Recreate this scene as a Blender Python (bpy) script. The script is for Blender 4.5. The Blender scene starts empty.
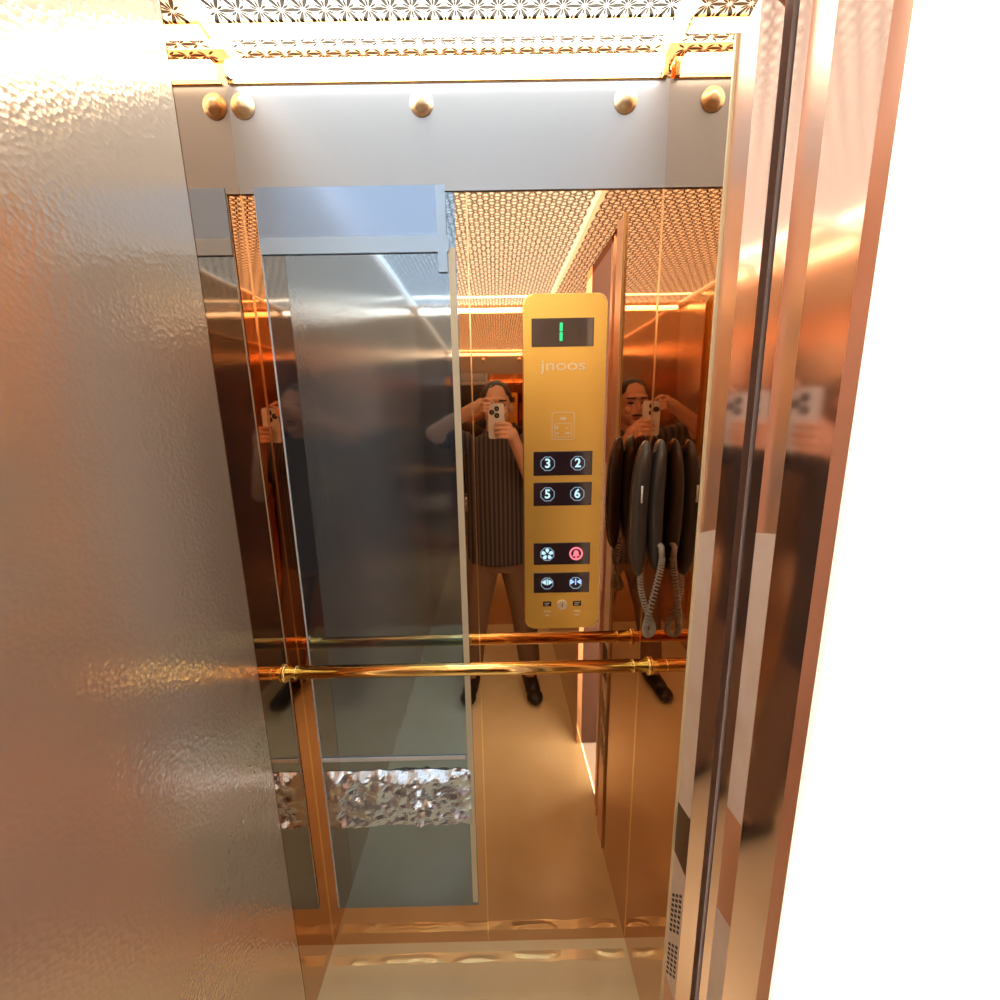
import bpy, bmesh, math, random
from mathutils import Vector, Matrix, noise
random.seed(4)
SC = bpy.context.scene
COL = SC.collection
PI = math.pi

# ------------------------------------------------------------------ helpers
def mat(name, base, metal=0.0, rough=0.4, emit=None, es=0.0, **kw):
    m = bpy.data.materials.new(name); m.use_nodes = True
    b = m.node_tree.nodes['Principled BSDF']
    b.inputs['Base Color'].default_value = (*base, 1)
    b.inputs['Metallic'].default_value = metal
    b.inputs['Roughness'].default_value = rough
    if emit:
        b.inputs['Emission Color'].default_value = (*emit, 1)
        b.inputs['Emission Strength'].default_value = es
    for k, v in kw.items():
        b.inputs[k.replace('_', ' ')].default_value = v
    return m

def bump(m, scale, strength, dist=0.01, kind='noise', stretch=(1, 1, 1), detail=2.0):
    nt = m.node_tree; b = nt.nodes['Principled BSDF']
    tc = nt.nodes.new('ShaderNodeTexCoord'); mp = nt.nodes.new('ShaderNodeMapping')
    mp.inputs['Scale'].default_value = stretch
    nt.links.new(tc.outputs['Object'], mp.inputs['Vector'])
    if kind == 'noise':
        t = nt.nodes.new('ShaderNodeTexNoise'); t.inputs['Scale'].default_value = scale
        t.inputs['Detail'].default_value = detail; out = t.outputs['Fac']
    else:
        t = nt.nodes.new('ShaderNodeTexVoronoi'); t.inputs['Scale'].default_value = scale; out = t.outputs['Distance']
    nt.links.new(mp.outputs['Vector'], t.inputs['Vector'])
    bp = nt.nodes.new('ShaderNodeBump'); bp.inputs['Strength'].default_value = strength
    bp.inputs['Distance'].default_value = dist
    nt.links.new(out, bp.inputs['Height']); nt.links.new(bp.outputs['Normal'], b.inputs['Normal'])
    return m

def mottle(m, c1, c2, scale, stretch=(1, 1, 1), lo=0.35, hi=0.65, kind='noise', detail=4.0):
    nt = m.node_tree; b = nt.nodes['Principled BSDF']
    tc = nt.nodes.new('ShaderNodeTexCoord'); mp = nt.nodes.new('ShaderNodeMapping')
    mp.inputs['Scale'].default_value = stretch
    nt.links.new(tc.outputs['Object'], mp.inputs['Vector'])
    if kind == 'wave':
        t = nt.nodes.new('ShaderNodeTexWave'); out = t.outputs['Fac']
    else:
        t = nt.nodes.new('ShaderNodeTexNoise'); t.inputs['Detail'].default_value = detail; out = t.outputs['Fac']
    t.inputs['Scale'].default_value = scale
    nt.links.new(mp.outputs['Vector'], t.inputs['Vector'])
    r = nt.nodes.new('ShaderNodeValToRGB')
    r.color_ramp.elements[0].position = lo; r.color_ramp.elements[0].color = (*c1, 1)
    r.color_ramp.elements[1].position = hi; r.color_ramp.elements[1].color = (*c2, 1)
    nt.links.new(out, r.inputs['Fac']); nt.links.new(r.outputs['Color'], b.inputs['Base Color'])
    return m

def link(name, bm, m, parent=None, smooth=False):
    bmesh.ops.recalc_face_normals(bm, faces=bm.faces[:])
    me = bpy.data.meshes.new(name); bm.to_mesh(me); bm.free()
    for x in (m if isinstance(m, (list, tuple)) else [m]): me.materials.append(x)
    if smooth:
        for p in me.polygons: p.use_smooth = True
    o = bpy.data.objects.new(name, me); COL.objects.link(o)
    if parent: o.parent = parent
    return o

def empty(name, loc=(0, 0, 0)):
    o = bpy.data.objects.new(name, None); COL.objects.link(o); o.location = loc
    o.empty_display_size = 0.05
    return o

def tag(o, label, cat, group=None, kind=None):
    o['label'] = label; o['category'] = cat
    if group: o['group'] = group
    if kind: o['kind'] = kind
    return o

def struct(o, label=None):
    o['kind'] = 'structure'
    if label: o['label'] = label
    return o

def box(bm, lo, hi, bevel=0.0, seg=2, mi=0):
    x0, y0, z0 = lo; x1, y1, z1 = hi
    vs = [bm.verts.new(p) for p in ((x0,y0,z0),(x1,y0,z0),(x1,y1,z0),(x0,y1,z0),(x0,y0,z1),(x1,y0,z1),(x1,y1,z1),(x0,y1,z1))]
    fs = [bm.faces.new([vs[i] for i in f]) for f in ((3,2,1,0),(4,5,6,7),(0,1,5,4),(1,2,6,5),(2,3,7,6),(3,0,4,7))]
    for f in fs: f.material_index = mi
    if bevel:
        es = list({e for f in fs for e in f.edges})
        bmesh.ops.bevel(bm, geom=es, offset=bevel, segments=seg, profile=0.5, affect='EDGES')

def bx(lo, hi, bevel=0.0, seg=2):
    bm = bmesh.new(); box(bm, lo, hi, bevel, seg); return bm

def rrect(x0, x1, z0, z1, r, n=8):
    pts = []
    for cx, cz, a0 in ((x1-r, z1-r, 0), (x0+r, z1-r, 90), (x0+r, z0+r, 180), (x1-r, z0+r, 270)):
        for k in range(n+1):
            a = math.radians(a0 + 90*k/n); pts.append((cx + r*math.cos(a), cz + r*math.sin(a)))
    return pts

def prism_y(bm, pts, y0, y1, bevel=0.0):
    """outline in x,z extruded from y0 (front, towards the camera) to y1"""
    a = [bm.verts.new((x, y0, z)) for x, z in pts]; b = [bm.verts.new((x, y1, z)) for x, z in pts]
    f = bm.faces.new(a); bm.faces.new(b[::-1])
    n = len(pts)
    for i in range(n): bm.faces.new((a[i], b[i], b[(i+1) % n], a[(i+1) % n]))
    if bevel:
        bmesh.ops.bevel(bm, geom=list(f.edges), offset=bevel, segments=3, profile=0.5, affect='EDGES')

def ring_y(bm, pts_out, pts_in, y0, y1):
    n = len(pts_out)
    A = [bm.verts.new((x, y0, z)) for x, z in pts_out]; B = [bm.verts.new((x, y0, z)) for x, z in pts_in]
    C = [bm.verts.new((x, y1, z)) for x, z in pts_out]; D = [bm.verts.new((x, y1, z)) for x, z in pts_in]
    for i in range(n):
        j = (i+1) % n
        bm.faces.new((A[i], A[j], B[j], B[i])); bm.faces.new((C[i], D[i], D[j], C[j]))
        bm.faces.new((A[i], C[i], C[j], A[j])); bm.faces.new((B[i], B[j], D[j], D[i]))

def tube(bm, pts, r, n=8, cap=True):
    pts = [Vector(p) for p in pts]; rings = []
    rr = r if isinstance(r, (list, tuple)) else [r]*len(pts)
    up = Vector((0.123, 0.31, 0.94)).normalized()
    for i, p in enumerate(pts):
        t = (pts[min(i+1, len(pts)-1)] - pts[max(i-1, 0)])
        if t.length < 1e-9: t = Vector((0, 0, 1))
        t.normalize()
        s = t.cross(up)
        if s.length < 1e-4: s = t.cross(Vector((1, 0, 0)))
        s.normalize(); up = s.cross(t).normalized()
        rings.append([bm.verts.new(p + (s*math.cos(2*PI*k/n) + up*math.sin(2*PI*k/n))*rr[i]) for k in range(n)])
    for a, b in zip(rings, rings[1:]):
        for k in range(n): bm.faces.new((a[k], a[(k+1) % n], b[(k+1) % n], b[k]))
    if cap:
        bm.faces.new(rings[0][::-1]); bm.faces.new(rings[-1])

def loft(bm, secs, n=20, e=2.0):
    """secs: (cx, cy, cz, rx, ry) ellipses stacked in z; e = superellipse exponent"""
    rings = []
    for cx, cy, cz, rx, ry in secs:
        R = []
        for k in range(n):
            a = 2*PI*k/n; c, s = math.cos(a), math.sin(a)
            R.append(bm.verts.new((cx + rx*math.copysign(abs(c)**(2/e), c), cy + ry*math.copysign(abs(s)**(2/e), s), cz)))
        rings.append(R)
    for a, b in zip(rings, rings[1:]):
        for k in range(n): bm.faces.new((a[k], a[(k+1) % n], b[(k+1) % n], b[k]))
    bm.faces.new(rings[0][::-1]); bm.faces.new(rings[-1])

def capsule(bm, p0, p1, r0, r1, n=12):
    p0, p1 = Vector(p0), Vector(p1); d = (p1-p0); L = d.length; d.normalize()
    pts, rs = [], []
    for k in range(5):
        a = PI/2*k/4; pts.append(p0 - d*r0*math.cos(a)); rs.append(max(r0*math.sin(a), 1e-4))
    for k in range(1, 5): pts.append(p0 + d*L*k/5); rs.append(r0 + (r1-r0)*k/5)
    for k in range(5):
        a = PI/2*k/4; pts.append(p1 + d*r1*math.sin(a)); rs.append(max(r1*math.cos(a), 1e-4))
    tube(bm, pts, rs, n)

def ellipsoid(bm, c, r, rot=None, u=20, v=14):
    M = Matrix.Translation(c) @ (rot.to_4x4() if rot else Matrix.Identity(4)) @ Matrix.Diagonal((*r, 1))
    bmesh.ops.create_uvsphere(bm, u_segments=u, v_segments=v, radius=1.0, matrix=M)

def fuse(bm, voxel, smooth_iter=4):
    """one continuous surface out of overlapping shapes"""
    bmesh.ops.recalc_face_normals(bm, faces=bm.faces[:])
    me = bpy.data.meshes.new('tmp'); bm.to_mesh(me); bm.free()
    o = bpy.data.objects.new('tmp', me); COL.objects.link(o)
    r = o.modifiers.new('r', 'REMESH'); r.mode = 'VOXEL'; r.voxel_size = voxel
    s = o.modifiers.new('s', 'SMOOTH'); s.iterations = smooth_iter; s.factor = 0.5
    dg = bpy.context.evaluated_depsgraph_get(); ev = o.evaluated_get(dg)
    out = bmesh.new(); m2 = ev.to_mesh(); out.from_mesh(m2); ev.to_mesh_clear()
    bpy.data.objects.remove(o); bpy.data.meshes.remove(me)
    return out

def text_bm(txt, size, x, y, z, depth=0.0006, sx=1.0, extra=0.0):
    """lettering standing in the x-z plane facing -y, centred on x, z"""
    cu = bpy.data.curves.new('t', 'FONT'); cu.body = txt; cu.size = size; cu.align_x = 'CENTER'; cu.align_y = 'CENTER'
    cu.extrude = depth; cu.offset = extra
    o = bpy.data.objects.new('t', cu); COL.objects.link(o)
    dg = bpy.context.evaluated_depsgraph_get(); ev = o.evaluated_get(dg)
    bm = bmesh.new(); m2 = ev.to_mesh(); bm.from_mesh(m2); ev.to_mesh_clear()
    bpy.data.objects.remove(o); bpy.data.curves.remove(cu)
    M = Matrix.Translation((x, y, z)) @ Matrix.Rotation(PI/2, 4, 'X') @ Matrix.Diagonal((sx, 1, 1, 1))
    bmesh.ops.transform(bm, matrix=M, verts=bm.verts[:])
    return bm

# ------------------------------------------------------------------ sizes (metres, camera above the origin)
YB, YF = 0.92, -0.92          # back and front wall faces
XL, XR = -0.488, 0.335        # side wall faces
ZC = 2.128                    # ceiling
EYE = 1.461
T = 0.02
DOOR_Y0, DOOR_Y1, DOOR_Z = 0.200, 0.6725, 1.953

# ------------------------------------------------------------------ materials
GOLD = (0.67, 0.42, 0.25)
M_gold = bump(mat('rose gold mirror steel', GOLD, 1.0, 0.018), 5.0, 0.018, 0.02, stretch=(1, 1, 0.35))
M_pat = bump(mat('embossed gold steel', (0.80, 0.63, 0.47), 0.7, 0.14), 150, 0.09, 0.004, kind='voronoi')
M_bandHaze = mat('hazed satin steel band', (0.40, 0.45, 0.53), 1.0, 0.42)
M_trimgold = mat('bright gold trim', (0.95, 0.66, 0.30), 1.0, 0.16)
M_pink = mat('satin rose steel', (0.86, 0.55, 0.42), 0.75, 0.32)
M_jamb = mat('dark rose mirror steel', (0.74, 0.50, 0.40), 1.0, 0.08)
M_paleRefl = mat('pale pink painted reflection', (0.95, 0.82, 0.74), 0.0, 0.35)  # bright mirror image in the door leaf, put into flat colour
mottle(M_paleRefl, (0.98, 0.86, 0.80), (0.90, 0.72, 0.62), 18, lo=0.3, hi=0.8)
M_darkRefl = mat('dark brown painted reflection', (0.06, 0.035, 0.03), 0.0, 0.3)  # dark part of the same mirror image, as flat colour
M_edgegold = mat('slim gold strip', (0.90, 0.62, 0.34), 1.0, 0.22)
M_dome = mat('dull brass cap', (0.80, 0.68, 0.48), 0.9, 0.38)
M_landscreen = mat('dark added screen', (0.12, 0.06, 0.045), 0.4, 0.3)
M_edge = mat('pale gold edge', (1.0, 0.90, 0.62), 0.1, 0.35)
M_floor = mat('cream polished marble', (0.72, 0.5, 0.26), 0.0, 0.16)
mottle(M_floor, (0.99, 0.90, 0.58), (0.93, 0.79, 0.46), 6.0, lo=0.3, hi=0.75, detail=8)
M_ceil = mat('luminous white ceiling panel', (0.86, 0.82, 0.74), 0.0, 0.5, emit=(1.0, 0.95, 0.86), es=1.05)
M_slot = mat('ceiling perforation', (0.05, 0.043, 0.033), 0.0, 0.6)
M_led = mat('led diffuser', (1, 1, 1), 0, 0.5, emit=(1.0, 0.92, 0.76), es=3.6)
M_rail = mat('polished brass tube', (0.95, 0.74, 0.30), 1.0, 0.14)
M_cop = mat('satin yellow gold faceplate', (1.0, 0.70, 0.17), 0.8, 0.36)
M_copedge = mat('bevelled gold edge', (0.98, 0.76, 0.36), 0.9, 0.25)
M_screen = mat('smoked display glass', (0.13, 0.10, 0.09), 0.0, 0.06)
M_button = mat('black button glass', (0.035, 0.022, 0.03), 0.0, 0.12)
M_green = mat('green led digit', (0.0, 0.3, 0.1), 0, 0.5, emit=(0.02, 0.75, 0.22), es=0.5)
M_blue = mat('pale blue lit digit', (0.3, 0.5, 0.6), 0, 0.5, emit=(0.5, 0.82, 1.0), es=0.36)
M_blueDim = mat('blue lit ring', (0.2, 0.3, 0.4), 0, 0.5, emit=(0.2, 0.32, 0.45), es=0.3)
M_blueDeep = mat('blue lit icon', (0.2, 0.3, 0.6), 0, 0.5, emit=(0.3, 0.5, 1.0), es=0.5)
M_red = mat('red lit icon', (0.6, 0.1, 0.15), 0, 0.5, emit=(0.95, 0.2, 0.26), es=0.42)
M_logo = mat('pale etched lettering', (1.0, 0.93, 0.74), 0.75, 0.42)
M_film = bump(mat('clear blue protective film', (0.26, 0.36, 0.50), 0.92, 0.045), 9.0, 0.02, 0.01)
M_filmup = mat('milky blue film', (0.32, 0.49, 0.82), 0.6, 0.22)
M_tape = mat('pale blue tape', (0.46, 0.68, 1.0), 0.3, 0.3)
M_cream = mat('cream tape', (0.80, 0.78, 0.62), 0.1, 0.35)
M_fold = mat('white film fold', (0.78, 0.90, 1.0), 0.0, 0.3)
M_crumple = mat('crumpled film', (0.60, 0.76, 1.0), 0.8, 0.13)
M_black = mat('dark door gap', (0.012, 0.012, 0.016), 0.0, 0.5)
M_hand = mat('charcoal glossy plastic', (0.05, 0.041, 0.034), 0.0, 0.13)
M_cord = mat('grey coiled cord', (0.34, 0.29, 0.23), 0.0, 0.35)
M_white = mat('white mark', (0.8, 0.78, 0.72), 0, 0.4)
M_plaster = mat('white plaster', (0.9, 0.9, 0.89), 0, 0.8)
M_landfloor = mat('pale landing floor', (0.82, 0.8, 0.77), 0, 0.4)
M_plastic = mat('glossy clear plastic', (1, 1, 1), 0.0, 0.05)
_n = M_plastic.node_tree; _b = _n.nodes['Principled BSDF']; _o = _n.nodes['Material Output']
_t = _n.nodes.new('ShaderNodeBsdfTransparent'); _t.inputs['Color'].default_value = (1.0, 1.0, 1.0, 1)
_g = _n.nodes.new('ShaderNodeBsdfGlossy'); _g.inputs['Roughness'].default_value = 0.11; _g.inputs['Color'].default_value = (1.0, 0.86, 0.5, 1)
_x = _n.nodes.new('ShaderNodeMixShader'); _x.inputs['Fac'].default_value = 0.26
_n.links.new(_t.outputs[0], _x.inputs[1]); _n.links.new(_g.outputs[0], _x.inputs[2]); _n.links.new(_x.outputs[0], _o.inputs['Surface']); _n.nodes.remove(_b)
M_skin = mat('skin', (0.62, 0.33, 0.20), 0, 0.5)
M_hair = mat('black hair', (0.012, 0.009, 0.008), 0, 0.5)
M_lip = mat('lips', (0.32, 0.10, 0.07), 0, 0.5)
M_shirt = mat('dark striped shirt', (0.05, 0.04, 0.035), 0, 0.8)
mottle(M_shirt, (0.03, 0.026, 0.03), (0.11, 0.085, 0.07), 14.0, kind='wave', lo=0.4, hi=0.7)
M_trous = mat('khaki brown trousers', (0.20, 0.12, 0.07), 0, 0.85)
M_shoe = mat('dark leather', (0.02, 0.014, 0.012), 0, 0.4)
M_phone = mat('pale phone shell', (0.75, 0.72, 0.68), 0.1, 0.25)
M_lens = mat('black lens glass', (0.01, 0.01, 0.012), 0, 0.05)
M_eye = mat('eye', (0.02, 0.012, 0.01), 0, 0.2)

# ------------------------------------------------------------------ the cabin
def wall(name, lo, hi, m=M_gold): return struct(link(name, bx(lo, hi), m))
wall('wall_back', (XL-T, YB, 0), (XR+T, YB+T, ZC))
wall('wall_front', (XL-T, YF-T, 0), (XR+T, YF, ZC))
# left wall: a mirror strip next to the corner, then one embossed panel
SEAM = 0.762
wl = wall('wall_left', (XL-T, SEAM, 0), (XL, YB, ZC))
struct(link('embossed_panel', bx((XL-T, YF, 0), (XL, SEAM-0.002, ZC)), M_pat, wl))
# right wall around the open doorway
bm = bmesh.new()
box(bm, (XR, DOOR_Y1, 0), (XR+T, YB, ZC)); box(bm, (XR, YF, 0), (XR+T, DOOR_Y0, ZC)); box(bm, (XR, DOOR_Y0, DOOR_Z), (XR+T, DOOR_Y1, ZC))
struct(link('wall_right', bm, M_gold))
struct(link('floor', bx((XL-T, YF-T, -0.03), (XR+T, YB+T, 0)), M_floor))

# perforated ceiling: lens-shaped holes along the edges of a triangular lattice
bm = bmesh.new()
box(bm, (XL-T, YF-T, ZC), (XR+T, YB+T, ZC+0.03))
a = 0.036; hgt = a*math.sqrt(3)/2
def lens(cx, cy, ang, L, w):
    pts = []
    for s in (1, -1):
        for k in range(5):
            t = -1 + 2*k/5; pts.append((s*t*L/2, s*(1-t*t)*w/2))
    ca, sa = math.cos(ang), math.sin(ang)
    vs = [bm.verts.new((cx + x*ca - y*sa, cy + x*sa + y*ca, ZC-0.0008)) for x, y in pts]
    f = bm.faces.new(vs); f.material_index = 1
rows = int((YB-YF)/hgt)+1
for j in range(rows):
    y = YB - 0.012 - j*hgt
    for i in range(-1, int((XR-XL)/a)+2):
        x = XL + i*a + (a/2 if j % 2 else 0)
        for ang in (0, PI/3, -PI/3):
            cx, cy = x + math.cos(ang)*a/2, y + math.sin(ang)*a/2
            if XL+0.02 < cx < XR-0.02 and YF+0.004 < cy < YB-0.004: lens(cx, cy, ang, a*0.9, a*0.19)
        for k in range(6):
            ang = PI/6 + k*PI/3
            cx, cy = x + math.cos(ang)*a*0.29, y + math.sin(ang)*a*0.29
            if XL+0.02 < cx < XR-0.02 and YF+0.004 < cy < YB-0.004: lens(cx, cy, ang, a*0.42, a*0.11)
struct(link('ceiling', bm, [M_ceil, M_slot]))

# satin band under the lights, lens haze painted into its grey, with three dome caps
band = struct(link('trim_1', bx((XL, YB-0.004, 1.89), (XR, YB, 2.070)), M_bandHaze), 'blue grey hazed satin steel band across the top of the back wall')
for x in (-0.462, -0.129, 0.253):
    bm = bmesh.new()
    ellipsoid(bm, (x, YB-0.004, 2.035), (0.015, 0.012, 0.015))
    tube(bm, [(x, YB-0.006, 2.035), (x, YB-0.004, 2.035)], 0.022, 20)
    struct(link('dome_cap', bm, M_dome, band, True), 'small brass dome cap on the steel band')
# slim gold seam strips
struct(link('trim_2', bx((-0.0520, YB-0.002, 0), (-0.0490, YB, 1.95)), M_edgegold), 'slim gold strip over the seam of the back wall')
struct(link('trim_3', bx((XR-0.0018, YB-0.0018, 0), (XR, YB, 1.89)), M_edgegold), 'slim gold strip in the right rear corner')
struct(link('trim_4', bx((XL, YB-0.0018, 0), (XL+0.0018, YB, 1.89)), M_edgegold), 'slim gold strip in the left rear corner')

# two door leaves of folded steel, parked in the doorway beside the right wall
def fold(name, front, mats, label, m_back):
    """a folded sheet, solid: plan outline (x, y) extruded up to the door height; mats = slot per front face"""
    slots = [m_back] + list(dict.fromkeys(mats)); slots = list(dict.fromkeys(slots))
    back = [(x + 0.012, y + 0.004) for x, y in front][::-1]
    pts = front + back; bm = bmesh.new()
    a = [bm.verts.new((x, y, 0.004)) for x, y in pts]; b = [bm.verts.new((x, y, DOOR_Z)) for x, y in pts]
    bm.faces.new(a[::-1]); bm.faces.new(b); n = len(pts)
    for k in range(n):
        fc = bm.faces.new((a[k], a[(k+1) % n], b[(k+1) % n], b[k]))
        if k < len(front)-1: fc.material_index = slots.index(mats[k])
    return struct(link(name, bm, slots), label)
P0, P1, P2 = (0.333, 0.668), (0.3295, 0.612), (0.3514, 0.5997)
P3, P4, P5, P6, P7 = (0.338, 0.550), (0.348, 0.544), (0.345, 0.500), (0.380, 0.475), (0.375, 0.446)
d1 = fold('door_1', [P0, P1, P2], [M_pink, M_jamb], 'folded rose steel door leaf beside the handset', M_pink)
d2 = fold('door_2', [P3, P4, P5, P6, P7], [M_jamb, M_pink, M_jamb, M_pink], 'folded rose steel door leaf nearest the open doorway', M_pink)
bm = bmesh.new(); box(bm, (P0[0]-0.004, P0[1]-0.001, 0.004), (P0[0]+0.008, P0[1]+0.0035, DOOR_Z+0.002))
struct(link('edge_strip', bm, M_edge, d1), 'pale gold edge strip of the door leaf')
struct(link('door_gap', bx((0.366, 0.535, 0.004), (0.372, 0.615, DOOR_Z)), M_black, d1), 'dark gap between the door leaves')
def on_strip(A, B, u0, u1, z0, z1, off, th):
    """box lying on the face from A to B (plan), between fractions u0..u1 and heights z0..z1"""
    A, B = Vector((*A, 0)), Vector((*B, 0)); d = B-A; nrm = Vector((d.y, -d.x, 0)).normalized()
    if nrm.x > 0: nrm = -nrm
    p, q = A + d*u0, A + d*u1; bm = bmesh.new()
    o0, o1 = nrm*off, nrm*(off+th)
    vs = [bm.verts.new(v) for v in (p+o0+Vector((0,0,z0[0])), q+o0+Vector((0,0,z0[1])), q+o0+Vector((0,0,z1[1])), p+o0+Vector((0,0,z1[0])),
                                    p+o1+Vector((0,0,z0[0])), q+o1+Vector((0,0,z0[1])), q+o1+Vector((0,0,z1[1])), p+o1+Vector((0,0,z1[0])))]
    for f in ((0,1,2,3),(7,6,5,4),(0,4,5,1),(1,5,6,2),(2,6,7,3),(3,7,4,0)): bm.faces.new([vs[k] for k in f])
    return bm
def plate_on(parent, name, A, B, u0, u1, z0, z1, m, label):
    struct(link(name, on_strip(A, B, u0, u1, z0, z1, 0.0001, 0.0006), m, parent), label)  # thin plate whose colour paints a reflection onto the leaf
plate_on(d1, 'pale_reflection', P0, P1, 0.02, 0.99, (0.735, 0.755), (1.265, 1.285), M_paleRefl, 'pale reflection painted on the door leaf')
plate_on(d1, 'dark_reflection', P0, P1, 0.02, 0.99, (0.620, 0.630), (0.735, 0.755), M_darkRefl, 'dark reflection painted on the door leaf')
plate_on(d1, 'pale_reflection', P0, P1, 0.02, 0.99, (0.310, 0.320), (0.620, 0.630), M_paleRefl, 'lower pale reflection painted on the door leaf')
plate_on(d2, 'pale_reflection', P4, P5, 0.02, 0.98, (0.860, 0.870), (1.300, 1.310), M_paleRefl, 'pale reflection painted on the door leaf')
plate_on(d2, 'pale_reflection', P4, P5, 0.02, 0.98, (0.200, 0.220), (0.660, 0.680), M_paleRefl, 'lower pale reflection painted on the door leaf')
def vent(parent, A, B, u0, z0, ncol, nrow):  # mirrored vent drawn onto the leaf, rows sheared to follow its reflection
    bm = bmesh.new(); L = (Vector(A)-Vector(B)).length
    for c in range(ncol):
        for r in range(nrow):
            u = u0 + c*0.0155/L; z = z0 - r*0.0125 + c*0.020
            b2 = on_strip(A, B, u, u+0.0095/L, (z, z+0.010), (z+0.007, z+0.017), 0.0007, 0.0006)
            me = bpy.data.meshes.new('t'); b2.to_mesh(me); b2.free(); bm.from_mesh(me); bpy.data.meshes.remove(me)
    struct(link('vent_reflection', bm, M_black, parent), 'dark vent holes, a reflection drawn on the door leaf')
vent(d1, P0, P1, 0.16, 0.520, 3, 8); vent(d1, P0, P1, 0.16, 0.395, 3, 7)

# the landing outside the doorway
struct(link('wall_landing', bx((1.5, -1.6, -0.03), (1.55, 2.4, 2.14)), M_plaster))
struct(link('floor_landing', bx((XR+T+0.01, -1.6, -0.03), (1.5, 2.4, -0.005)), M_landfloor))

struct(link('landing_screen', bx((XR+T, DOOR_Y0-0.03, 0), (0.80, DOOR_Y0-0.004, 2.10)), M_landscreen), 'dark added screen hiding the bright landing from the mirrors')  # unseen screen added to keep the landing's white out of the mirrors
# ------------------------------------------------------------------ light bars
def bar(x0, x1, y0, y1, z0, z1, label, back):
    t = empty('light_bar', ((x0+x1)/2, (y0+y1)/2, (z0+z1)/2))
    o = Vector(t.location)
    bm = bx((x0, y0, z0), (x1, y1, z1), min(y1-y0, z1-z0)*0.35, 3); bm.transform(Matrix.Translation(-o))
    link('diffuser', bm, M_led, t, True)
    bm = bmesh.new()
    if back == 'wall':
        s = 1 if y0 > 0 else -1
        yy = sorted((YB*s - 0.0045*s if s > 0 else YF, y1 - 0.002 if s > 0 else y0 + 0.002))
        box(bm, (x0-0.003, yy[0], z0-0.005), (x1+0.010, yy[1], z0-0.001)); box(bm, (x1+0.001, yy[0]-0.004, z0-0.004), (x1+0.010, yy[1], z1))
    else:
        box(bm, (x0-0.003, y0-0.002, z1-0.002), (x1+0.003, y1+0.002, ZC))
    bm.transform(Matrix.Translation(-o))
    link('channel', bm, M_trimgold, t)
    tag(t, label, 'light')
    return t
bar(XL+0.01, 0.318, 0.895, 0.914, 2.074, 2.098, 'long bright light bar along the top of the back wall', 'wall')
bar(XL+0.01, 0.316, 0.867, 0.893, ZC-0.007, ZC-0.0015, 'bright light strip on the patterned ceiling beside the back wall', 'ceil')
bar(XL+0.03, 0.318, YF+0.006, YF+0.030, 2.082, 2.104, 'light bar over the front wall, the lower white line mirrored behind the gold control panel', 'wall')
bar(XL+0.03, 0.316, -0.735, -0.712, ZC-0.007, ZC-0.0015, 'ceiling light strip by the front wall, the upper yellow line mirrored behind the control panel', 'ceil')

# ------------------------------------------------------------------ protective film on the back wall
FY = YB - 0.0012
film = empty('protective_film', (-0.27, FY, 1.0)); FO = Vector(film.location)
tag(film, 'dark blue protective film sheet on the back wall left of the control panel', 'film')
def fpart(name, bm, m, smooth=False, label=None):
    bm.transform(Matrix.Translation(-FO)); o = link(name, bm, m, film, smooth)
    if label: o['label'] = label
    return o
x0, x1 = -0.462, -0.074
bm = bmesh.new(); prism_y(bm, rrect(x0, x1, 0.132, 1.902, 0.006), FY, YB-0.0002); fpart('film_sheet', bm, M_film)
bm = bx((x0+0.002, FY-0.0042, 1.812), (x1-0.02, FY-0.0002, 1.900)); fpart('upper_flap', bm, M_filmup, label='milky blue upper flap')
bm = bx((x0+0.002, FY-0.0052, 1.782), (x1-0.014, FY-0.0002, 1.812)); fpart('tape_strip', bm, M_tape, label='pale blue tape across the top')
bm = bx((x1-0.036, FY-0.0056, 1.745), (x1-0.018, FY-0.0002, 1.900)); fpart('tape_strip', bm, M_tape, label='pale blue upright tape')
bm = bx((x1-0.016, FY-0.002, 0.145), (x1-0.002, FY-0.0002, 1.79)); fpart('edge_tape', bm, M_cream, label='cream edge tape')
bm = bx((x0+0.004, FY-0.004, 0.606), (x1-0.02, FY-0.0002, 0.617), 0.001, 1); fpart('fold_line', bm, M_fold, label='white fold line')
bm = bx((x0, FY-0.0016, 0.136), (x0+0.0028, FY-0.0002, 1.900)); fpart('edge_line', bm, M_fold, label='pale cut edge of the film')
# crumpled patch
bm = bmesh.new(); nx, nz = 84, 40; g = []
for j in range(nz+1):
    row = []
    for i in range(nx+1):
        u, v = i/nx, j/nz
        x = x0+0.004 + (x1-x0-0.012)*u; z = 0.408 + 0.168*v
        z += 0.006*noise.noise((x*30, 3.1, 0))*(1 if j in (0, nz) else 0.3)
        p = Vector((x*1.0, z*1.35, 0.3))
        d = 0.5*(1-abs(noise.noise(p*11))*2) + 0.5*(1-abs(noise.noise(p*23+Vector((5, 2, 1))))*2) + 0.35*noise.noise(p*55)
        edge = min(u, 1-u, v, 1-v)
        d = (d+0.6)*0.016*min(1, edge*10)
        row.append(bm.verts.new((x, FY-0.001-max(d, 0), z)))
    g.append(row)
for j in range(nz):
    for i in range(nx): bm.faces.new((g[j][i], g[j][i+1], g[j+1][i+1], g[j+1][i]))
fpart('crumpled_patch', bm, M_crumple, label='crumpled shiny silver patch')

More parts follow.
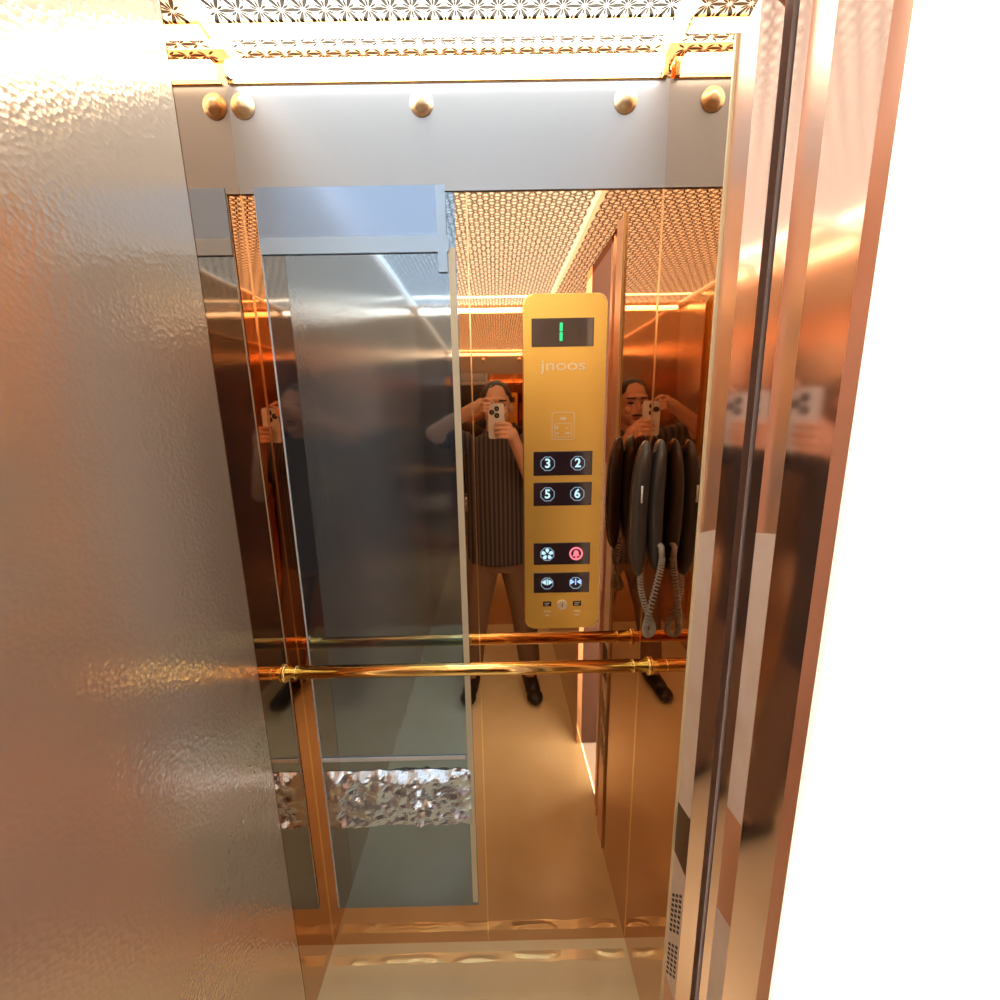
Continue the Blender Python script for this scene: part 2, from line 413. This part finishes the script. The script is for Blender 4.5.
# crinkled plastic along the base of the back wall: a thin sheet with a few curved ridges
ridges = [(-0.43, -0.37, 0.880, 0.010, 0.006), (-0.347, -0.168, 0.884, 0.004, 0.006), (-0.154, -0.016, 0.880, 0.012, 0.008), (0.011, 0.149, 0.884, -0.010, 0.007), (0.245, 0.325, 0.886, -0.010, 0.006)]
bm = bmesh.new(); g = []
NX, NY = 330, 26
for i in range(NX+1):
    x = XL+0.01 + (XR-XL-0.02)*i/NX; row = []
    for j in range(NY+1):
        fr = 0.872 + 0.004*noise.noise((x*14, 2, 5)); y = fr + (0.896 + 0.003*noise.noise((x*11, 9, 5)) - fr)*j/NY; h = 0.0012
        for a0, a1, yc, cv, hh in ridges:
            t = (x-a0)/(a1-a0)
            if -0.05 < t < 1.05:
                c = yc - cv*4*(t-0.5)**2*0.8 + 0.0035*noise.noise((x*28, yc*50, 1))
                h += 0.45*hh*max(0, min(1, 6*t, 6*(1-t)))*math.exp(-((y-c)/0.0062)**2)
        row.append(bm.verts.new((x, y, h)))
    g.append(row)
for i in range(NX):
    for j in range(NY): bm.faces.new((g[i][j], g[i+1][j], g[i+1][j+1], g[i][j+1]))
tag(link('plastic_strip', bm, M_plastic, None, True), 'wavy strip of shiny clear plastic on the floor along the back wall', 'plastic')

# ------------------------------------------------------------------ handrail
RY, RZ = 0.856, 0.900
rail = empty('handrail', (0, RY, RZ)); tag(rail, 'polished brass handrail across the back wall', 'handrail')
bm = bmesh.new(); tube(bm, [(XL+0.002, 0, 0), (XR-0.002, 0, 0)], 0.0145, 24); link('rail_tube', bm, M_rail, rail, True)
for x in (-0.462, 0.298):
    bm = bmesh.new()
    tube(bm, [(x-0.002, 0, 0), (x+0.002, 0, 0)], 0.0155, 24)
    link('collar', bm, M_rail, rail, True)
for x, s in ((XL+0.0005, 1), (XR-0.0005, -1)):
    bm = bmesh.new(); tube(bm, [(x, 0, 0), (x+s*0.004, 0, 0)], 0.021, 24); link('end_flange', bm, M_rail, rail, True)

# ------------------------------------------------------------------ control panel
CY = 0.902
cop = empty('control_panel', (0.143, YB, 1.335)); CO = Vector(cop.location)
tag(cop, 'gold lift control panel with display and lit buttons on the back wall', 'control panel')
def cpart(name, bm, m, parent=cop, smooth=False, label=None):
    bm.transform(Matrix.Translation(-CO)); o = link(name, bm, m, parent, smooth)
    if label: o['label'] = label
    return o
bm = bmesh.new(); prism_y(bm, rrect(0.0585, 0.2275, 0.9715, 1.698, 0.020), CY, YB, 0.004); cpart('faceplate', bm, M_cop)
bm = bmesh.new(); ring_y(bm, rrect(0.0575, 0.2285, 0.9705, 1.699, 0.021), rrect(0.0625, 0.2235, 0.9755, 1.694, 0.017), CY+0.0015, CY+0.006); cpart('bevel_edge', bm, M_copedge)
scr = cpart('display_screen', bx((0.0745, CY-0.0012, 1.597), (0.2015, CY+0.002, 1.652), 0.0006, 1), M_screen, label='dark display screen')
bm = bmesh.new()
for z0 in (1.608, 1.6265): box(bm, (0.1315, CY-0.0018, z0), (0.1375, CY-0.0010, z0+0.0165), 0.0004, 1)
cpart('digit', bm, M_green, scr, label='green digit 1')
# logo and engraved floor plan
cpart('logo', text_bm('jnoos', 0.0300, 0.140, CY-0.0005, 1.560, sx=1.42), M_logo)
bm = bmesh.new()
ring_y(bm, rrect(0.1170, 0.1650, 1.408, 1.466, 0.006, 4), rrect(0.1182, 0.1638, 1.4092, 1.4648, 0.005, 4), CY-0.0006, CY+0.0005)
ring_y(bm, rrect(0.1225, 0.1595, 1.4135, 1.4425, 0.003, 3), rrect(0.1235, 0.1585, 1.4145, 1.4415, 0.0025, 3), CY-0.0006, CY+0.0005)
box(bm, (0.135, CY-0.0006, 1.450), (0.147, CY, 1.455)); box(bm, (0.126, CY-0.0006, 1.431), (0.131, CY, 1.437)); box(bm, (0.126, CY-0.0006, 1.420), (0.132, CY, 1.4235)); box(bm, (0.146, CY-0.0006, 1.420), (0.156, CY, 1.4235)); box(bm, (0.147, CY-0.0006, 1.431), (0.152, CY, 1.434))
cpart('engraved_icon', bm, M_logo)
def octo(cx, cz, r): return [(cx + r*math.cos(PI/8 + k*PI/4), cz + r*math.sin(PI/8 + k*PI/4)) for k in range(8)]
def plate(z0, z1, left, right, lab):
    p = cpart('button_plate', bx((0.078, CY-0.0014, z0), (0.205, CY+0.002, z1), 0.0006, 1), M_button, label=lab)
    zc = (z0+z1)/2
    for cx, (fn, m) in ((0.1085, left), (0.1735, right)):
        fn(p, cx, zc, m)
    return p
def ring(p, cx, cz, m=M_blueDim, r=0.0165):
    bm = bmesh.new(); ring_y(bm, octo(cx, cz, r), octo(cx, cz, r-0.0016), CY-0.0022, CY-0.0012); cpart('button_ring', bm, m, p)
def digit(ch):
    def f(p, cx, cz, m):
        ring(p, cx, cz); cpart('numeral', text_bm(ch, 0.027, cx, CY-0.0022, cz, extra=0.0006), m, p)
    return f
def fan(p, cx, cz, m):
    ring(p, cx, cz, M_blueDim); bm = bmesh.new()
    for k in range(5):
        an = PI/2 + k*2*PI/5; c, s = math.cos(an), math.sin(an)
        pts = [(cx + c*u - s*w, cz + s*u + c*w) for u, w in ((0.003, 0), (0.007, -0.0036), (0.012, -0.004), (0.0135, 0), (0.012, 0.004), (0.007, 0.0036))]
        prism_y(bm, pts, CY-0.0024, CY-0.0013)
    cpart('fan_icon', bm, m, p)
def bell(p, cx, cz, m):
    bm = bmesh.new()
    ring_y(bm, [(cx+0.0155*math.cos(2*PI*k/24), cz+0.0155*math.sin(2*PI*k/24)) for k in range(24)], [(cx+0.0115*math.cos(2*PI*k/24), cz+0.0115*math.sin(2*PI*k/24)) for k in range(24)], CY-0.0024, CY-0.0013)
    pts = [(-0.009, -0.006), (-0.006, -0.003), (-0.0055, 0.004), (-0.002, 0.008), (0.002, 0.008), (0.0055, 0.004), (0.006, -0.003), (0.009, -0.006)]
    prism_y(bm, [(cx+x, cz+z) for x, z in pts], CY-0.0024, CY-0.0013)
    box(bm, (cx-0.002, CY-0.0024, cz-0.010), (cx+0.002, CY-0.0013, cz-0.007))
    cpart('bell_icon', bm, m, p)
def arrows(out):
    def f(p, cx, cz, m):
        ring(p, cx, cz-0.001, M_blueDim, 0.0150); bm = bmesh.new()
        for s in (1, -1):
            tip, base = ((0.0125, 0.003) if out else (0.0025, 0.012))
            prism_y(bm, [(cx+s*tip, cz+0.002), (cx+s*base, cz+0.0085), (cx+s*base, cz-0.0045)][::s], CY-0.0024, CY-0.0013)
        box(bm, (cx-0.0012, CY-0.0024, cz-0.005), (cx+0.0012, CY-0.0013, cz+0.009))
        cpart('door_icon', bm, m, p)
    return f
plate(1.3315, 1.3835, (digit('3'), M_blue), (digit('2'), M_blue), 'black button plate with 3 and 2')
plate(1.2645, 1.3160, (digit('5'), M_blue), (digit('6'), M_blue), 'black button plate below the 3 and 2')
plate(1.1280, 1.1790, (fan, M_blue), (bell, M_red), 'black button plate with fan and red alarm')
plate(1.0600, 1.1085, (arrows(True), M_blue), (arrows(False), M_blueDeep), 'black button plate with door arrows')
# key switch with a small icon and caption either side
bm = bmesh.new(); tube(bm, [(0.1434, CY+0.001, 1.0300), (0.1434, CY-0.0035, 1.0300)], [0.0125, 0.0115], 24); ks = cpart('key_switch', bm, M_logo, smooth=False)
cpart('keyhole', bx((0.1425, CY-0.0040, 1.0255), (0.1443, CY-0.0033, 1.0345)), M_black, ks)
for cx in (0.1090, 0.1780):
    bm = bmesh.new(); box(bm, (cx-0.0095, CY-0.0008, 1.0265), (cx+0.0095, CY+0.001, 1.0385), 0.0003, 1)
    ic = cpart('small_icon', bm, M_button)
    bm = bmesh.new(); box(bm, (cx-0.006, CY-0.0012, 1.0295), (cx+0.003, CY-0.0006, 1.0310)); box(bm, (cx-0.006, CY-0.0012, 1.0335), (cx+0.006, CY-0.0006, 1.0350))
    cpart('icon_mark', bm, M_logo, ic)
    bm = bmesh.new(); box(bm, (cx-0.008, CY-0.0008, 1.0125), (cx+0.008, CY+0.001, 1.0150)); box(bm, (cx-0.005, CY-0.0008, 1.0020), (cx+0.005, CY+0.001, 1.0050))
    cpart('caption', bm, M_logo)

# ------------------------------------------------------------------ intercom handset on the right wall
HY = 0.828
ic = empty('intercom_phone', (XR, HY, 1.27)); IO = Vector(ic.location)
tag(ic, 'dark intercom handset with coiled cord on the right wall beside the control panel', 'intercom phone')
def ipart(name, bm, m, parent=ic, label=None):
    bm.transform(Matrix.Translation(-IO)); o = link(name, bm, m, parent, True)
    if label: o['label'] = label
    return o
def lobe(xc, z0, z1, tx, ty, waist, lean=0.0):
    bm = bmesh.new(); secs = []
    N = 28
    for k in range(N+1):
        u = k/N; uu = 0.5-0.5*math.cos(PI*u); z = z0 + (z1-z0)*uu
        e = (1-abs(2*uu-1)**3.2)**0.5 if 0 < uu < 1 else 0.03
        w = 1 - waist*math.sin(PI*uu)
        secs.append((xc + lean*(uu-0.5) - 0.006*math.sin(PI*uu), HY, z, max(0.0015, tx*e*w), max(0.002, ty*(0.25+0.75*e))))
    loft(bm, secs, 20, 2.6); return bm
ipart('cradle', lobe(0.3215, 1.142, 1.410, 0.0160, 0.030, 0.05), M_hand)
hs = ipart('handset', lobe(0.2900, 1.128, 1.408, 0.0185, 0.026, 0.12, 0.006), M_hand)
ipart('white_mark', bx((0.2795, HY-0.0275, 1.288), (0.2825, HY-0.0240, 1.322)), M_white, hs)
bm = bmesh.new(); tube(bm, [(0.322, HY-0.012, 1.205), (0.322, HY-0.034, 1.200), (0.324, HY-0.036, 1.175)], 0.006, 10)
ipart('plug', bm, M_cord)
ctrl = [(0.2925, HY-0.004, 1.132), (0.294, HY-0.012, 1.100), (0.303, HY-0.018, 1.065), (0.317, HY-0.020, 1.030), (0.3190, HY-0.022, 1.012), (0.307, HY-0.026, 1.006), (0.300, HY-0.030, 1.020), (0.304, HY-0.034, 1.055), (0.313, HY-0.036, 1.105), (0.321, HY-0.037, 1.150), (0.324, HY-0.036, 1.178)]
ctrl = [Vector(p) for p in ctrl]
def cr(t):
    n = len(ctrl)-1; i = min(int(t*n), n-1); f = t*n-i
    p0, p1, p2, p3 = ctrl[max(i-1, 0)], ctrl[i], ctrl[i+1], ctrl[min(i+2, n)]
    return 0.5*((2*p1) + (p2-p0)*f + (2*p0-5*p1+4*p2-p3)*f*f + (3*p1-p0-3*p2+p3)*f**3)
pts = []; turns = 62; NP = turns*9
for k in range(NP+1):
    t = k/NP; c = cr(t); d = (cr(min(t+0.004, 1)) - cr(max(t-0.004, 0))).normalized()
    s = d.cross(Vector((0, 1, 0))).normalized(); w = s.cross(d); an = 2*PI*turns*t
    pts.append(c + (s*math.cos(an) + w*math.sin(an))*0.0052)
bm = bmesh.new(); tube(bm, pts, 0.0018, 6); ipart('coiled_cord', bm, M_cord)

# ------------------------------------------------------------------ person with phone (seen in the mirrors)
PX = 0.0
bm = bmesh.new()
ellipsoid(bm, (PX, -0.285, 1.525), (0.074, 0.092, 0.098))
ellipsoid(bm, (PX, -0.255, 1.462), (0.060, 0.072, 0.062))
ellipsoid(bm, (PX, -0.205, 1.412), (0.028, 0.024, 0.022))
capsule(bm, (PX, -0.187, 1.510), (PX, -0.168, 1.478), 0.008, 0.014, 10)
ellipsoid(bm, (PX, -0.196, 1.535), (0.050, 0.014, 0.012))
for s in (-1, 1):
    ellipsoid(bm, (PX+s*0.075, -0.280, 1.495), (0.010, 0.020, 0.032))
    ellipsoid(bm, (PX+s*0.035, -0.203, 1.478), (0.020, 0.016, 0.020))
capsule(bm, (PX, -0.300, 1.440), (PX, -0.320, 1.330), 0.054, 0.060)
loft(bm, [(PX, -0.31, 0.72, 0.130, 0.095), (PX, -0.31, 0.80, 0.150, 0.105), (PX, -0.305, 0.95, 0.135, 0.100), (PX, -0.305, 1.10, 0.150, 0.108), (PX, -0.31, 1.25, 0.160, 0.105), (PX, -0.315, 1.335, 0.120, 0.075), (PX, -0.315, 1.37, 0.065, 0.055)])
RS, RE, RW = (0.170, -0.310, 1.325), (0.185, -0.185, 1.105), (0.078, -0.050, 1.352)
LS, LE, LW = (-0.170, -0.310, 1.325), (-0.292, -0.150, 1.385), (-0.105, -0.040, 1.492)
for S, E_, W_ in ((RS, RE, RW), (LS, LE, LW)):
    capsule(bm, S, E_, 0.052, 0.040); capsule(bm, E_, W_, 0.040, 0.026)
for s in (-1, 1):
    capsule(bm, (s*0.085, -0.31, 0.74), (s*0.125, -0.265, 0.44), 0.080, 0.055)
    capsule(bm, (s*0.125, -0.265, 0.44), (s*0.155, -0.235, 0.08), 0.052, 0.036)
    capsule(bm, (s*0.155, -0.235, 0.065), (s*0.170, -0.10, 0.040), 0.034, 0.022)
# right hand: palm on the phone's right edge, fingers across its back, thumb on the screen side
capsule(bm, RW, (0.066, -0.030, 1.385), 0.026, 0.026)
ellipsoid(bm, (0.056, -0.020, 1.392), (0.016, 0.022, 0.040))
for i, z in enumerate((1.424, 1.4045, 1.385, 1.3665)):
    L = (0.048, 0.054, 0.050, 0.038)[i]
    capsule(bm, (0.055, -0.014, z), (0.042, 0.0045, z+0.002), 0.0080, 0.0078, 10)
    capsule(bm, (0.042, 0.0045, z+0.002), (0.042-L*0.55, 0.0065, z+0.003), 0.0078, 0.0074, 10)
    capsule(bm, (0.042-L*0.55, 0.0065, z+0.003), (0.042-L, 0.0030, z+0.002), 0.0074, 0.0064, 10)
capsule(bm, (0.056, -0.034, 1.398), (0.036, -0.034, 1.428), 0.011, 0.0095, 10)
capsule(bm, (0.036, -0.034, 1.428), (0.018, -0.029, 1.446), 0.0095, 0.0080, 10)
# left hand: index and thumb pinch the top left corner, other fingers folded beside it
capsule(bm, LW, (-0.078, -0.030, 1.505), 0.026, 0.024)
ellipsoid(bm, (-0.070, -0.028, 1.508), (0.026, 0.018, 0.028))
for i, (z, L) in enumerate(((1.528, 0.046), (1.510, 0.032), (1.493, 0.026), (1.478, 0.022))):
    if i == 0:
        capsule(bm, (-0.062, -0.022, 1.526), (-0.040, -0.006, 1.531), 0.0092, 0.0085, 10); capsule(bm, (-0.040, -0.006, 1.531), (-0.016, -0.002, 1.519), 0.0085, 0.0070, 10)
    else:
        capsule(bm, (-0.068, -0.018, z), (-0.056, 0.0035, z+0.001), 0.0076, 0.0074, 10)
        capsule(bm, (-0.056, 0.0035, z+0.001), (-0.056+L*0.75, 0.0035, z), 0.0074, 0.0064, 10)
capsule(bm, (-0.068, -0.038, 1.500), (-0.046, -0.036, 1.486), 0.0105, 0.0095, 10)
capsule(bm, (-0.046, -0.036, 1.486), (-0.028, -0.030, 1.480), 0.0095, 0.0080, 10)
person = link('person', fuse(bm, 0.0032, 2), M_skin, None, True)
tag(person, 'person in a dark striped shirt and khaki trousers raising a phone, seen mirrored', 'person')
# hair
bm = bmesh.new(); ellipsoid(bm, (PX, -0.298, 1.540), (0.082, 0.092, 0.093), u=28, v=20)
for v in bm.verts:
    n_ = noise.noise(v.co*60); v.co += (v.co-Vector((PX, -0.298, 1.540))).normalized()*0.004*n_
bmesh.ops.bisect_plane(bm, geom=bm.verts[:]+bm.edges[:]+bm.faces[:], plane_co=(0, -0.235, 1.545), plane_no=(0, 0.62, -0.78), clear_outer=True)
bmesh.ops.holes_fill(bm, edges=[e for e in bm.edges if e.is_boundary], sides=0)
link('hair', bm, M_hair, person, True)
for s in (-1, 1):
    bm = bmesh.new(); ellipsoid(bm, (PX+s*0.031, -0.1935, 1.508), (0.013, 0.007, 0.006)); link('eye', bm, M_eye, person, True)
    bm = bmesh.new(); capsule(bm, (PX+s*0.016, -0.184, 1.530), (PX+s*0.048, -0.194, 1.531), 0.0048, 0.0035); link('eyebrow', bm, M_hair, person, True)
bm = bmesh.new(); ellipsoid(bm, (PX, -0.184, 1.436), (0.023, 0.010, 0.006)); link('mouth', bm, M_lip, person, True)
bm = bmesh.new(); ellipsoid(bm, (PX, -0.183, 1.450), (0.027, 0.010, 0.005)); link('moustache', bm, M_hair, person, True)
# shirt
bm = bmesh.new()
loft(bm, [(PX, -0.31, 0.705, 0.172, 0.125), (PX, -0.31, 0.80, 0.168, 0.122), (PX, -0.305, 0.95, 0.160, 0.118), (PX, -0.305, 1.10, 0.166, 0.122), (PX, -0.31, 1.25, 0.174, 0.118), (PX, -0.315, 1.335, 0.142, 0.088), (PX, -0.315, 1.368, 0.088, 0.072)])
def lerp(a, b, t): return tuple(a[i] + (b[i]-a[i])*t for i in range(3))
for S, E_ in ((RS, RE), (LS, LE)):
    capsule(bm, S, lerp(S, E_, 0.62), 0.064, 0.058)
for s in (-1, 1):
    capsule(bm, (PX+s*0.012, -0.248, 1.352), (PX+s*0.062, -0.300, 1.385), 0.010, 0.012, 8)
link('shirt', fuse(bm, 0.007, 3), M_shirt, person, True)
# trousers
bm = bmesh.new()
loft(bm, [(PX, -0.31, 0.66, 0.130, 0.105), (PX, -0.31, 0.74, 0.158, 0.115), (PX, -0.31, 0.80, 0.160, 0.116)])
for s in (-1, 1):
    capsule(bm, (s*0.080, -0.31, 0.72), (s*0.125, -0.265, 0.44), 0.092, 0.070)
    capsule(bm, (s*0.125, -0.265, 0.44), (s*0.157, -0.240, 0.125), 0.070, 0.058)
link('trousers', fuse(bm, 0.008, 3), M_trous, person, True)
for s in (-1, 1):
    bm = bmesh.new()
    capsule(bm, (s*0.152, -0.265, 0.046), (s*0.166, -0.13, 0.042), 0.042, 0.040); ellipsoid(bm, (s*0.172, -0.085, 0.034), (0.042, 0.055, 0.032)); capsule(bm, (s*0.156, -0.25, 0.05), (s*0.157, -0.24, 0.095), 0.042, 0.044)
    bm = fuse(bm, 0.006, 3)
    for v in bm.verts:
        if v.co.z < 0.004: v.co.z = 0.001
    link('shoe', bm, M_shoe, person, True)

# phone held to the mirror
ph = empty('phone', (-0.003, -0.013, 1.438)); PO = Vector(ph.location)
tag(ph, 'pale phone with dark lens rings held up by the mirrored person', 'phone')
def ppart(name, bm, m, parent=ph, smooth=False):
    bm.transform(Matrix.Translation(-PO)); return link(name, bm, m, parent, smooth)
bm = bmesh.new(); prism_y(bm, rrect(-0.038, 0.034, 1.362, 1.512, 0.011), -0.018, -0.0095, 0.0015); ppart('phone_body', bm, M_phone)
for x, z in ((0.0, EYE), (0.0, 1.490), (-0.022, 1.475)):
    bm = bmesh.new(); tube(bm, [(x, -0.0105, z), (x, -0.0065, z)], [0.0115, 0.0105], 24); L_ = ppart('lens_ring', bm, M_lens)
    bm = bmesh.new(); ellipsoid(bm, (x, -0.0068, z), (0.005, 0.0012, 0.005)); ppart('lens_glass', bm, M_screen, L_, True)

# ------------------------------------------------------------------ light outside, camera, view
w = bpy.data.worlds.new('World'); SC.world = w; w.use_nodes = True
bg = w.node_tree.nodes['Background']; bg.inputs['Color'].default_value = (0.97, 0.98, 1.0, 1); bg.inputs['Strength'].default_value = 2.2

cd = bpy.data.cameras.new('Camera'); cam = bpy.data.objects.new('Camera', cd); COL.objects.link(cam)
cd.sensor_width = 36; cd.sensor_fit = 'HORIZONTAL'; cd.lens = 36*419.37/1000; cd.clip_start = 0.001; cd.clip_end = 60
r = Vector((0.99980883, -0.0083606, -0.01767489)); f = Vector((0.0047101, 0.98033484, -0.1972851)); u = r.cross(f)
cam.matrix_world = Matrix(((r.x, u.x, -f.x, 0.0), (r.y, u.y, -f.y, 0.0), (r.z, u.z, -f.z, EYE), (0, 0, 0, 1)))
SC.camera = cam
SC.view_settings.view_transform = 'Standard'; SC.view_settings.look = 'None'
SC.view_settings.exposure = 1.5; SC.view_settings.gamma = 1.0; SC.view_settings.use_curve_mapping = False
SC.cycles.max_bounces = 20; SC.cycles.glossy_bounces = 20; SC.cycles.diffuse_bounces = 4
SC.cycles.caustics_reflective = True; SC.cycles.sample_clamp_indirect = 6.0
